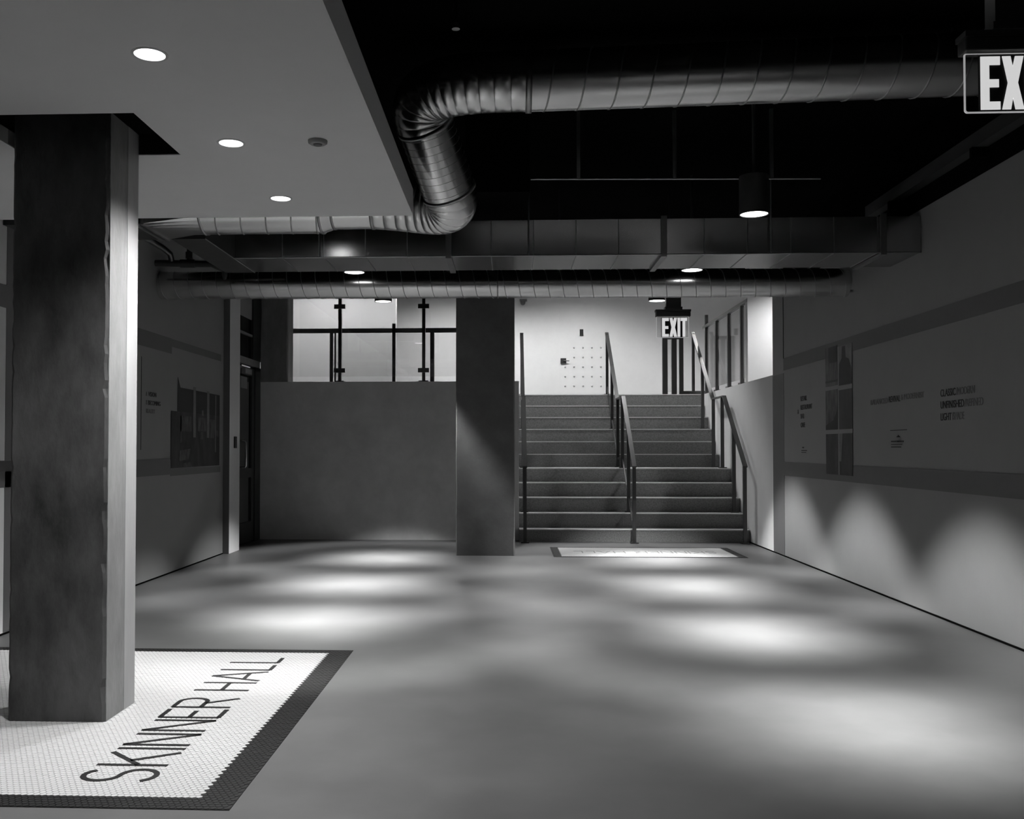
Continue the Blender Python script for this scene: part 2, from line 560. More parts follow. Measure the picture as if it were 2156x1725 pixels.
# ================================================================== GUARDS
gl = thing('glass_guard', 'clamped glass guard rail on top of the low wall left of the column', 'guard rail', (-1.8, 13.0, 2.15))
for x in (-2.345, -1.188, -0.04):
    p = box('post', 'rail', gl, x - 0.022, x + 0.022, 13.02, 13.064, 2.16, 3.36)
    box('base_plate', 'rail', p, x - 0.065, x + 0.065, 12.98, 13.10, 2.15, 2.168)
    for z in (3.19, 2.31):
        box('clamp', 'rail', p, x - 0.076, x + 0.076, 12.995, 13.022, z - 0.03, z + 0.03)
for a, b in ((-3.03, -2.36), (-2.33, -1.203), (-1.173, -0.055)):
    box('glass_pane', 'glass', gl, a, b, 13.004, 13.014, 2.225, 3.33)
MB().bar((-3.03, 13.04, 3.37), (0.0, 13.04, 3.37), 0.05, 0.02).build('top_rail', 'rail', gl)

gr = thing('glass_guard', 'glass guard rail with slim posts on the right stair wall', 'guard rail', (3.25, 14.5, 2.125))
XG = 3.20
MB().bar((XG, 12.95, 3.235), (XG, 15.95, 3.235), 0.05, 0.045).build('top_rail', 'rail', gr)
for y in (13.35, 14.13, 14.95, 15.74):
    p = box('post', 'rail', gr, XG - 0.025, XG + 0.025, y - 0.025, y + 0.025, 2.13, 3.213 if y < 15.5 else 3.42)
    box('base_plate', 'rail', p, XG - 0.04, XG + 0.04, y - 0.07, y + 0.07, 2.125, 2.15)
for a, b in ((12.97, 13.30), (13.40, 14.08), (14.18, 14.90), (15.0, 15.70)):
    box('glass_pane', 'glass', gr, XG - 0.006, XG + 0.006, a, b, 2.20, 3.18)

fr = thing('lobby_railing', 'black lobby railing seen behind the clamped glass guard', 'railing', (-2, 16, 2.13))
MB().bar((-3.9, 16, 3.225), (-0.3, 16, 3.225), 0.05, 0.075).build('top_rail', 'rail', fr)
for x, wd, h in ((-3.02, 0.055, 3.19), (-2.955, 0.025, 3.19), (-1.962, 0.055, 3.34), (-1.315, 0.07, 3.19), (-0.45, 0.055, 3.19)):
    box('post', 'rail', fr, x - wd / 2, x + wd / 2, 15.975, 16.025, 2.13, h)
for a, b in ((-2.93, -2.0), (-1.92, -1.36)):
    box('glass_pane', 'glass', fr, a, b, 15.995, 16.005, 2.2, 3.18)

tg = thing('lobby_gate', 'black framed gate at the stair head below the small exit sign', 'gate', (2.8, 16.4, 2.135))
for x, wd in ((2.63, 0.085), (2.785, 0.085), (2.905, 0.07)):
    box('post', 'rail', tg, x - wd / 2, x + wd / 2, 16.37, 16.43, 2.135, 3.15)
box('glass_pane', 'glass', tg, 2.672, 2.742, 16.395, 16.405, 2.2, 3.1)
box('top_bar', 'rail', tg, 2.59, 2.94, 16.372, 16.428, 3.10, 3.15)
box('bottom_bar', 'rail', tg, 2.94, 3.30, 16.37, 16.43, 2.15, 2.215)


# ================================================================== MOSAIC FLOOR PANELS
def strokes():
    """thin display capitals on a unit-height grid: list of polylines per letter, x in 0..1 of its own width"""
    S = []
    for k in range(25):
        a = math.radians(35 + 235 * k / 24)
        S.append((0.5 + 0.46 * math.cos(a), 0.745 + 0.245 * math.sin(a)))
    for k in range(1, 26):
        a = math.radians(90 - 245 * k / 25)
        S.append((0.5 + 0.5 * math.cos(a), 0.255 + 0.245 * math.sin(a)))
    R = [(0, 0.99)] + [(0.62 + 0.36 * math.cos(math.radians(90 - 180 * k / 14)), 0.75 + 0.24 * math.sin(math.radians(90 - 180 * k / 14))) for k in range(15)] + [(0, 0.51)]
    return {'S': [S], 'K': [[(0.03, 0), (0.03, 1)], [(1, 1), (0.05, 0.42)], [(0.36, 0.6), (1, 0)]],
            'I': [[(0.5, 0), (0.5, 1)]], 'N': [[(0, 0), (0, 1)], [(0, 1), (1, 0)], [(1, 0), (1, 1)]],
            'E': [[(0, 0), (0, 1)], [(0, 0.985), (1, 0.985)], [(0, 0.5), (0.8, 0.5)], [(0, 0.015), (1, 0.015)]],
            'R': [[(0, 0), (0, 1)], R, [(0.45, 0.51), (1, 0)]],
            'H': [[(0, 0), (0, 1)], [(1, 0), (1, 1)], [(0, 0.5), (1, 0.5)]],
            'A': [[(0, 0), (0.5, 1)], [(0.5, 1), (1, 0)], [(0.2, 0.33), (0.8, 0.33)]],
            'L': [[(0, 0), (0, 1)], [(0, 0.015), (1, 0.015)]]}


STROKES = strokes()
LETTERS = [('S', 3.535, 3.665), ('K', 3.712, 3.872), ('I', 3.905, 3.938), ('N', 3.972, 4.12), ('N', 4.175, 4.33), ('E', 4.378, 4.515),
           ('R', 4.552, 4.715), ('H', 4.875, 5.03), ('A', 5.078, 5.28), ('L', 5.325, 5.443), ('L', 5.505, 5.63)]


def letter_mb(ch, B, x0, wd, h, sw, z0, z1):
    mb = MB()
    for pl in STROKES[ch]:
        pts = [Vector((x0 + x * wd, y * h)) for x, y in pl]
        L, Rr = [], []
        for i, p in enumerate(pts):
            a = pts[max(i - 1, 0)]
            b = pts[min(i + 1, len(pts) - 1)]
            d = (b - a).normalized()
            n = Vector((-d.y, d.x)) * sw / 2
            L.append(p + n)
            Rr.append(p - n)
        m = len(pts)
        v = []
        for z in (z0, z1):
            for q in L + Rr:
                v.append(B @ Vector((q.x, q.y, z)))
        f = []
        for i in range(m - 1):
            f.append((2 * m + i, 3 * m + i, 3 * m + i + 1, 2 * m + i + 1))
            f.append((i, i + 1, 2 * m + i + 1, 2 * m + i))
            f.append((m + i + 1, m + i, 3 * m + i, 3 * m + i + 1))
        f.append((0, 2 * m, 3 * m, m))
        f.append((m - 1, 2 * m - 1, 4 * m - 1, 3 * m - 1))
        mb.add(v, f)
    return mb


HW, HR = 0.0237, 0.0205      # hexagon width and row pitch


def mosaic(label, x0, x1, y0, y1, bx0, bx1, by0, by1, skip=None):
    """x0..y1 outer edge, bx0..by1 white field; single tiles nearest the camera, the rest as one part"""
    t = thing('mosaic_floor_panel', label, 'mosaic floor', ((x0 + x1) / 2, (y0 + y1) / 2, 0), 'hexagon tile name panels')
    box('border_bed', 'tileb', t, x0, x1, y0, y1, 0.0005, 0.0028)
    box('grout_bed', 'grout', t, bx0, bx1 - 0.008, by0, by1, 0.0005, 0.0031)
    white, black = [], []
    nr = int((y1 - y0) / HR)
    nc = int((x1 - x0) / HW)
    for r in range(nr):
        y = y0 + HR * (r + 0.62)
        for c in range(nc + 1):
            x = x1 - HW * (c + 0.5 + (0.5 if r % 2 else 0.0))
            if x < x0 + HW * 0.3 or (skip and skip(x, y)):
                continue
            (white if bx0 < x < bx1 and by0 < y < by1 else black).append((x, y))
    return t, white, black


def hexverts(x, y, z0, z1, rad=0.0126):
    b = [(x + rad * math.cos(math.radians(30 + 60 * k)), y + rad * math.sin(math.radians(30 + 60 * k))) for k in range(6)]
    top = [(x + (bx - x) * 0.95, y + (by - y) * 0.95, z1) for bx, by in b]
    return [(bx, by, z0) for bx, by in b] + top


HEXF = [tuple(range(6, 12))] + [(i, (i + 1) % 6, 6 + (i + 1) % 6, 6 + i) for i in range(6)]


def tile_field(name, m, t, pts):
    mb = MB()
    for x, y in pts:
        mb.add(hexverts(x, y, 0.001, 0.0045 + random.uniform(-0.0003, 0.0003)), HEXF)
    o = mb.build(name, m, t)
    o['kind'] = 'stuff'
    return o


def single_tiles(name, m, t, pts):
    first = None
    for x, y in pts:
        if first is None:
            me = bpy.data.meshes.new(name)
            me.from_pydata(hexverts(0, 0, 0.001, 0.0045), [], HEXF)
            me.materials.append(M[m])
            first = bpy.data.objects.new(name, me)
            o = first
        else:
            o = first.copy()
        COL.objects.link(o)
        o.parent = t
        o.location = Vector((x, y, 0)) - t.location


def in_col(x, y):
    return -2.31 < x < -1.83 and 4.28 < y < 4.645


t1, wh, bl = mosaic('large white hexagon mosaic panel with thin black SKINNER HALL lettering and black border, near column',
                    -3.30, -0.969, 3.28, 5.878, -3.15, -1.108, 3.385, 5.785, in_col)


def seen_key(p):      # nearest tiles inside the frame come first
    x, y = p
    return y + (100 if x < -0.535 * y - 0.02 else 0)


wh.sort(key=seen_key)
bl.sort(key=seen_key)
single_tiles('white_tile', 'tilew', t1, wh[:300])
single_tiles('black_tile', 'tileb', t1, bl[:300])
tile_field('white_tile_field', 'tilew', t1, wh[300:])
tile_field('black_tile_border', 'tileb', t1, bl[300:])
B1 = basis((-1.343, 0, 0), (0, 1, 0), (-1, 0, 0))
for ch, a, b in LETTERS:
    letter_mb(ch, B1, a, b - a, 0.282, 0.022, 0.003, 0.0062).build('letter', 'tileb', t1)

t2, wh, bl = mosaic('small white hexagon mosaic panel with upside-down SKINNER HALL lettering at the stair foot',
                    0.491, 2.690, 10.985, 12.058, 0.592, 2.592, 11.025, 11.99)
tile_field('white_tile_field', 'tilew', t2, wh)
tile_field('black_tile_border', 'tileb', t2, bl)
k = 0.80
B2 = basis((2.43 + 3.535 * k, 11.60, 0), (-1, 0, 0), (0, -1, 0))
for ch, a, b in LETTERS:
    letter_mb(ch, B2, a * k, (b - a) * k, 0.20, 0.012, 0.003, 0.0062).build('letter', 'ink2', t2)  # grey, not black: glare on the tiles put into the letter colour


# ================================================================== LAMPS
def beam_profile(d, core, spill):
    """reflector lamp: bright narrow core fading into a weaker flood that ends at the reflector cut-off"""
    d.use_nodes = True
    t = d.node_tree
    em = next(n for n in t.nodes if n.type == 'EMISSION')
    tc = t.nodes.new('ShaderNodeTexCoord')
    sp_ = t.nodes.new('ShaderNodeSeparateXYZ')
    ab = t.nodes.new('ShaderNodeMath')
    ab.operation = 'ABSOLUTE'
    pw = t.nodes.new('ShaderNodeMath')
    pw.operation = 'POWER'
    pw.inputs[1].default_value = core
    mr = t.nodes.new('ShaderNodeMapRange')
    mr.interpolation_type = 'SMOOTHSTEP'
    mr.inputs['From Min'].default_value = math.cos(math.radians(38.5))
    mr.inputs['From Max'].default_value = math.cos(math.radians(31.5))
    mr.inputs['To Min'].default_value = 0.0
    mr.inputs['To Max'].default_value = spill
    ad = t.nodes.new('ShaderNodeMath')
    ad.operation = 'ADD'
    t.links.new(tc.outputs['Normal'], sp_.inputs[0])
    t.links.new(sp_.outputs['Z'], ab.inputs[0])
    t.links.new(ab.outputs[0], pw.inputs[0])
    t.links.new(ab.outputs[0], mr.inputs['Value'])
    t.links.new(pw.outputs[0], ad.inputs[0])
    hole = t.nodes.new('ShaderNodeMapRange')      # the flood is weaker just outside the core
    hole.interpolation_type = 'SMOOTHSTEP'
    hole.inputs['From Min'].default_value = math.cos(math.radians(31))
    hole.inputs['From Max'].default_value = math.cos(math.radians(19))
    hole.inputs['To Min'].default_value = 1.0
    hole.inputs['To Max'].default_value = 0.12
    mu = t.nodes.new('ShaderNodeMath')
    mu.operation = 'MULTIPLY'
    t.links.new(ab.outputs[0], hole.inputs['Value'])
    t.links.new(mr.outputs['Result'], mu.inputs[0])
    t.links.new(hole.outputs['Result'], mu.inputs[1])
    t.links.new(mu.outputs[0], ad.inputs[1])
    t.links.new(ad.outputs[0], em.inputs['Strength'])


def pendant(x, y, z, label, h=0.26, power=None, core=44.0, spill=0.25):
    t = thing('cylinder_downlight', label, 'lamp', (x, y, z), 'black cylinder downlights in the hall')
    mb = MB()
    n, r = 32, 0.098
    prof = [(0.0, z + h), (r, z + h), (r, z), (r - 0.006, z), (r - 0.010, z + 0.012)]
    for (ra, za), (rb, zb) in zip(prof, prof[1:]):
        v = []
        for rr, zz in ((ra, za), (rb, zb)):
            v += [(x + rr * math.cos(2 * math.pi * q / n), y + rr * math.sin(2 * math.pi * q / n), zz) for q in range(n)]
        mb.add(v, [(q, n + q, n + (q + 1) % n, (q + 1) % n) for q in range(n)], abs(za - zb) > 0.1)
    mb.build('cylinder_body', 'darkmetal', t)
    MB().disc((x, y, z + 0.004), r - 0.0085).build('lit_lens', 'lens', t)
    if z + h < ZC - 0.02:
        MB().tube([(x, y, z + h), (x, y, ZC)], 0.011, 10).build('stem', 'darkmetal', t)
    pw = P_PENDANT if power is None else power
    lo = spot('lamp', t, (x, y, z - 0.012), pw, 92, 0.25, 0.07)
    beam_profile(lo.data, core, spill)
    return t


pendant(1.648, 4.39, 3.44, 'black cylinder downlight high above the near right floor, out of view', 0.26, 3600, 55.0, 0.03)
pendant(1.648, 0.10, 3.44, 'black cylinder downlight overhead beside the camera, out of view', 0.26, 2400, 60.0, 0.02)
pendant(1.648, -2.10, 3.44, 'black cylinder downlight behind the camera, out of view', 0.26, 2400, 60.0, 0.02)
pendant(1.645, 6.50, 2.825, 'black cylinder downlight hanging right of the silver elbow duct')
pendant(1.643, 8.70, 2.855, 'black cylinder downlight above the thin round duct, right side')
pendant(1.654, 10.83, 2.905, 'black cylinder downlight beside the small exit sign')
pendant(-1.43, 6.87, 2.90, 'black cylinder downlight hidden behind the white dropped ceiling')
pendant(-1.434, 8.70, 2.86, 'black cylinder downlight above the thin round duct, left side')
pendant(-1.452, 10.83, 2.918, 'black cylinder downlight in front of the clamped glass guard')


def recessed(x, y, label):
    t = thing('recessed_downlight', label, 'lamp', (x, y, ZS), 'small recessed downlights in the dropped ceiling')
    mb = MB()
    n = 32
    prof = [(0.066, ZS - 0.0005), (0.066, ZS - 0.005), (0.056, ZS - 0.005), (0.055, ZS - 0.0008)]
    for (ra, za), (rb, zb) in zip(prof, prof[1:]):
        v = []
        for rr, zz in ((ra, za), (rb, zb)):
            v += [(x + rr * math.cos(2 * math.pi * q / n), y + rr * math.sin(2 * math.pi * q / n), zz) for q in range(n)]
        mb.add(v, [(q, n + q, n + (q + 1) % n, (q + 1) % n) for q in range(n)])
    mb.build('trim_ring', 'white', t)
    MB().disc((x, y, ZS - 0.002), 0.0555).build('lit_lens', 'lens', t)
    spot('lamp', t, (x, y, ZS - 0.012), P_RECESSED, 128, 1.0, 0.05)


recessed(-1.325, 3.43, 'recessed round ceiling light, nearest and largest of three in view')
recessed(-1.325, 4.455, 'recessed round ceiling light, middle one, level with the smoke detector')
recessed(-1.332, 5.465, 'recessed round ceiling light, farthest and smallest of three')

sd = thing('smoke_detector', 'small round smoke detector on the white dropped ceiling', 'smoke detector', (-0.908, 4.444, ZS))
MB().tube([(-0.908, 4.444, ZS - 0.0005), (-0.908, 4.444, ZS - 0.012), (-0.908, 4.444, ZS - 0.018)], [0.046, 0.045, 0.036], 28).build('housing', 'wall', sd)
MB().tube([(-0.908, 4.444, ZS - 0.018), (-0.908, 4.444, ZS - 0.024)], [0.022, 0.018], 20).build('sensor_cap', 'greypaint', sd)


def lobby_light(x, y, label, power=P_LOBBY, size=145, z=5.4):
    t = thing('lobby_ceiling_light', label, 'lamp', (x, y, z), 'round ceiling lights in the upper lobby')
    MB().tube([(x, y, z), (x, y, z - 0.06)], 0.16, 28).build('housing', 'white', t)
    MB().disc((x, y, z - 0.062), 0.14).build('lit_lens', 'lens', t)
    spot('lamp', t, (x, y, z - 0.08), power, size, 0.5, 0.14)


lobby_light(-3.6, 17.4, 'lobby ceiling light above the left lobby wall, out of view')
lobby_light(-1.2, 18.6, 'lobby ceiling light left of the studded door, out of view')
lobby_light(1.4, 18.4, 'lobby ceiling light in front of the studded door, out of view')
lobby_light(3.9, 16.8, 'lobby ceiling light right of the stairs, out of view')
lobby_light(1.5, 14.7, 'lobby ceiling light over the stair landing, out of view', 420, 90)


bay = thing('bay_ceiling_light', 'round ceiling light in the side bay right of the hall, out of view', 'lamp', (4.1, 12.2, ZC))
MB().tube([(4.1, 12.2, ZC), (4.1, 12.2, ZC - 0.05)], 0.10, 28).build('housing', 'white', bay)
MB().disc((4.1, 12.2, ZC - 0.052), 0.09).build('lit_lens', 'lens', bay)
spot('lamp', bay, (4.1, 12.2, ZC - 0.07), 200, 150, 0.6, 0.08)


# ================================================================== DUCTS
def bez(a, b, c, d, n):
    a, b, c, d = map(Vector, (a, b, c, d))
    return [a * (1 - t) ** 3 + b * 3 * t * (1 - t) ** 2 + c * 3 * t * t * (1 - t) + d * t ** 3 for t in [i / n for i in range(n + 1)]]


def helix_seam(parent, p, q, r, pitch, hand=1, sr=0.0035, phase=0.0):
    """folded seam winding round a straight round duct"""
    p, q = Vector(p), Vector(q)
    d = (q - p)
    L = d.length
    d.normalize()
    u = Vector((0, 0, 1))
    u = (u - d * u.dot(d)).normalized()
    wv = d.cross(u)
    turns = L / pitch
    n = int(turns * 28)
    path = []
    for i in range(n + 1):
        s = i / n
        a = hand * 2 * math.pi * turns * s + phase
        path.append(p + d * L * s + (u * math.cos(a) + wv * math.sin(a)) * (r + 0.0005))
    mb = MB()
    v, f = [], []
    for i in range(n + 1):
        a = hand * 2 * math.pi * turns * i / n + phase
        rad = (u * math.cos(a) + wv * math.sin(a))
        c = path[i]
        v += [c - d * sr * 1.5, c - d * sr * 0.7 + rad * sr, c + d * sr * 0.7 + rad * sr, c + d * sr * 1.5]
    for i in range(n):
        for kk in range(3):
            f.append((i * 4 + kk, i * 4 + kk + 1, i * 4 + kk + 5, i * 4 + kk + 4))
    mb.add(v, f, True)
    return mb.build('spiral_seam', 'seam', parent)


def collar(parent, p, d, r, wd=0.03, ex=0.006, name='collar'):
    p, d = Vector(p), Vector(d).normalized()
    return MB().tube([p - d * wd / 2, p - d * wd / 2, p + d * wd / 2, p + d * wd / 2], [r, r + ex, r + ex, r], 40, caps=False).build(name, 'seam', parent)


RA = 0.176
da = thing('elbow_duct', 'large silver round air duct with a double bend below the black ceiling', 'air duct', (0, 5.7, 3.45))
A0, A1 = (3.03, 5.60, 3.475), (0.11, 5.70, 3.45)
s = MB().tube([A0, A1], RA, 48).build('straight_run', 'galv', da)
helix_seam(s, A1, A0, RA, 0.196, -1)
collar(da, A1, (1, 0, 0), RA, 0.035, 0.008)
R1, R2 = Vector((-0.53, 5.905, 3.262)), Vector((-0.402, 6.205, 2.93))
LD = (R2 - R1).normalized()


def gored_bend(pts, r, name, count):
    """bend made of short crimped sections"""
    m = len(pts) - 1
    for i in range(count):
        a, b = i * m // count, (i + 1) * m // count
        seg = pts[a:b + 1]
        t0 = (pts[min(a + 1, m)] - pts[max(a - 1, 0)]).normalized()
        t1_ = (pts[min(b + 1, m)] - pts[max(b - 1, 0)]).normalized()
        # each section: straight conical sleeve with a small proud lip at its end
        P = [pts[a], pts[a] + (pts[b] - pts[a]) * 0.09, pts[a] + (pts[b] - pts[a]) * 0.93, pts[b]]
        g_ = MB()
        v, n = [], 44
        ref = Vector((0, 0, 1))
        for kk, p in enumerate(P):
            tt = (t0 * (1 - kk / 3) + t1_ * (kk / 3)).normalized()
            nn = (REF[0] - tt * REF[0].dot(tt)).normalized()
            bb = tt.cross(nn)
            rr = (r - 0.0035, r, r + 0.0005, r - 0.0035)[kk]
            v += [p + (nn * math.cos(2 * math.pi * q / n) + bb * math.sin(2 * math.pi * q / n)) * rr for q in range(n)]
            if kk == 3:
                REF[0] = nn
        f = [(kk * n + q, kk * n + (q + 1) % n, (kk + 1) * n + (q + 1) % n, (kk + 1) * n + q) for kk in range(3) for q in range(n)]
        g_.add(v, f, True)
        g_.build(name, 'galv', da)


REF = [Vector((0, 0, 1))]
gored_bend(bez(A1, (-0.36, 5.70, 3.45), R1 - LD * 0.26 + Vector((-0.02, 0, 0)), R1, 130), RA, 'elbow_section', 13)
s = MB().tube([R1, R2], RA, 48).build('sloping_run', 'galv', da)
helix_seam(s, R1, R2, RA, 0.05, -1, 0.0011)
collar(da, R1, LD, RA, 0.02, 0.006)
collar(da, R2, LD, RA, 0.02, 0.006)
REF = [Vector((0, 0.2, 1))]
B3 = (-0.93, 6.41, 2.912)
gored_bend(bez(R2, R2 + LD * 0.20, (-0.52, 6.41, 2.885), B3, 120), RA, 'elbow_section', 12)
C0, C1 = (-1.195, 6.41, 2.912), (-1.275, 6.41, 2.912)
s = MB().tube([B3, C0], RA, 48).build('straight_run', 'galv', da)
collar(da, B3, (1, 0, 0), RA, 0.02, 0.005)
collar(da, C0, (1, 0, 0), RA, 0.016, 0.005)
MB().tube([C0, C1], [RA, 0.203], 48).build('reducer', 'galv', da)
collar(da, C1, (1, 0, 0), 0.203, 0.016, 0.005)
s = MB().tube([C1, (-2.075, 6.41, 2.912)], 0.203, 48).build('straight_run', 'galv', da)
helix_seam(s, (-2.075, 6.41, 2.912), C1, 0.203, 0.17, -1)
collar(da, (-2.08, 6.41, 2.912), (1, 0, 0), 0.203, 0.014, 0.006)
# square-to-round transition and the box duct beyond it
mb = MB()
n = 40
rd = [(-2.085, 6.41 + 0.203 * math.cos(2 * math.pi * q / n), 2.912 + 0.203 * math.sin(2 * math.pi * q / n)) for q in range(n)]
sq = []
for q in range(n):
    a = 2 * math.pi * q / n
    c, sn = math.cos(a), math.sin(a)
    kk = 1 / max(abs(c), abs(sn))
    sq.append((-2.44, 6.46 + 0.245 * c * kk, 2.905 + 0.165 * sn * kk))
mb.add(rd + sq, [(q, n + q, n + (q + 1) % n, (q + 1) % n) for q in range(n)])
mb.build('transition', 'galv', da)
box('box_run', 'ductdark', da, XL + 0.002, -2.44, 6.215, 6.705, 2.74, 3.07)
box('flange', 'seam', da, -2.50, -2.475, 6.205, 6.715, 2.73, 3.08)
box('flange', 'seam', da, -2.452, -2.436, 6.205, 6.715, 2.73, 3.08)
for x in (0.142, 2.6):
    MB().tube([(x, 5.69, 3.45 + RA), (x, 5.69, ZC)], 0.006, 8).build('hanger_rod', 'seam', da)

# flat rectangular duct across the hall
db = thing('rectangular_duct', 'wide flat galvanised rectangular duct spanning the hall', 'air duct', (0, 7.73, 2.75))
YF, YB, ZB_, ZT = 7.44, 8.04, 2.75, 3.028
xs = [-2.18] + [-1.80 + 0.33 * i for i in range(16)]
xs = [x for x in xs if x < XR - 0.05] + [XR - 0.002]
for a, b in zip(xs, xs[1:]):
    box('duct_section', 'galv2', db, a + 0.0012, b - 0.0012, YF, YB, ZB_, ZT)
for x in xs[1:-1]:
    mb = MB()
    mb.box(x - 0.004, x + 0.004, YF - 0.003, YF, ZB_ - 0.003, ZT)
    mb.box(x - 0.004, x + 0.004, YF, YB, ZB_ - 0.003, ZB_)
    mb.build('seam', 'seam', db)
for x in (-0.485, 1.19, 2.86):
    mb = MB()
    mb.box(x - 0.022, x + 0.022, YF - 0.02, YF - 0.0031, ZB_ - 0.02, ZT + 0.02)
    mb.box(x - 0.022, x + 0.022, YF - 0.0031, YB + 0.02, ZB_ - 0.02, ZB_ - 0.0031)
    mb.build('flange', 'seam', db)
MB().tube([(-2.18, YF, ZB_), (XR - 0.003, YF, ZB_)], 0.005, 8).build('edge_fold', 'seam', db)
box('side_branch', 'ductdark', db, -2.43, -2.18, 6.72, 8.04, 2.745, 3.03)
MB().tube([(-2.18, 6.72, 2.745), (-2.18, 8.04, 2.745)], 0.004, 8).build('edge_fold', 'seam', db)
for x in (0.142, -1.5, 2.0):
    MB().tube([(x, 7.40, ZB_), (x, 7.40, ZC)], 0.006, 8).build('hanger_rod', 'seam', db)

# thin round spiral duct behind it
RC = 0.132
dr = thing('round_duct', 'thin round spiral duct spanning the hall wall to wall', 'air duct', (0, 9.08, 2.81))
s = MB().tube([(XL + 0.005, 9.10, 2.822), (XR - 0.002, 9.06, 2.796)], RC, 40).build('tube', 'galv', dr)
helix_seam(s, (XL + 0.005, 9.10, 2.822), (XR - 0.002, 9.06, 2.796), RC, 0.137, 1, 0.0022)
collar(dr, (-0.12, 9.08, 2.809), (1, 0, 0), RC, 0.012, 0.004)
for x in (-2.687, -0.588, 0.106, 0.466, 1.505):
    MB().tube([(x, 9.08, 2.81 + RC - 0.004), (x, 9.08, ZC)], 0.006, 8).build('hanger_rod', 'rail', dr)
    box('hanger_clip', 'rail', dr, x - 0.02, x + 0.02, 9.06, 9.10, 2.81 + RC - 0.006, 2.81 + RC + 0.045)

# black pipes on the left
pp = thing('sprinkler_pipe', 'black sprinkler pipes with fittings above the left wall mural', 'pipe', (-3.1, 8.8, 2.98))
MB().tube([(XL + 0.05, 8.83, 2.99), (-2.80, 8.83, 2.975), (-2.68, 8.83, 2.92), (-2.55, 8.83, 2.955), (-2.2, 8.83, 2.965)], 0.032, 16).build('main_pipe', 'rail', pp)
MB().tube([(-3.28, 8.15, 3.14), (-3.215, 8.68, 3.10), (-3.19, 8.80, 3.07), (-3.18, 8.83, 2.99)], 0.028, 14).build('branch_pipe', 'rail', pp)
MB().tube([(-3.02, 8.83, 2.97), (-3.02, 8.83, ZC)], 0.022, 14).build('riser', 'rail', pp)
MB().tube([(-3.10, 8.83, 2.983), (-2.96, 8.83, 2.981)], 0.041, 16).build('coupling', 'rail', pp)
MB().tube([(-3.02, 8.83, 3.03), (-3.02, 8.83, 3.09)], 0.034, 14).build('coupling', 'rail', pp)
MB().tube([(-2.68, 8.83, 2.93), (-2.68, 8.83, 2.87), (-2.68, 8.83, 2.83)], [0.026, 0.026, 0.014], 12).build('sprinkler_head', 'rail', pp)

cd = thing('conduit', 'thin pale conduit below the black ceiling behind the elbow duct', 'pipe', (1.2, 7.02, 3.22))
MB().tube([(0.15, 7.0, 3.227), (2.25, 7.0, 3.205)], 0.008, 10).build('tube', 'seam', cd)
for x in (0.5, 1.2, 1.9):
    box('strap', 'seam', cd, x - 0.012, x + 0.012, 6.99, 7.012, 3.222 - (x - 0.15) * 0.0105, ZC)

tr = thing('cable_tray', 'dark cable tray along the top of the right wall', 'cable tray', (3.09, 6, 3.25))
box('tray_side', 'darkmetal', tr, 3.06, 3.07, 3.0, 8.35, 3.235, 3.33)
box('tray_bottom', 'darkmetal', tr, 3.07, 3.145, 3.0, 8.35, 3.235, 3.245)
for y in (3.6, 5.0, 6.42, 7.8):
    box('bracket', 'black', tr, 3.045, 3.148, y - 0.02, y + 0.02, 3.17, 3.235)

sp = thing('ceiling_sprinkler', 'tiny sprinkler head under the black ceiling above the elbow duct', 'sprinkler', (-0.28, 5.0, 3.5))
MB().tube([(-0.287, 5.0, ZC), (-0.287, 5.0, 3.50)], 0.012, 10).build('drop_pipe', 'rail', sp)
MB().tube([(-0.287, 5.0, 3.50), (-0.287, 5.0, 3.485), (-0.287, 5.0, 3.47), (-0.287, 5.0, 3.465)], [0.014, 0.02, 0.008, 0.022], 14).build('deflector', 'seam', sp)


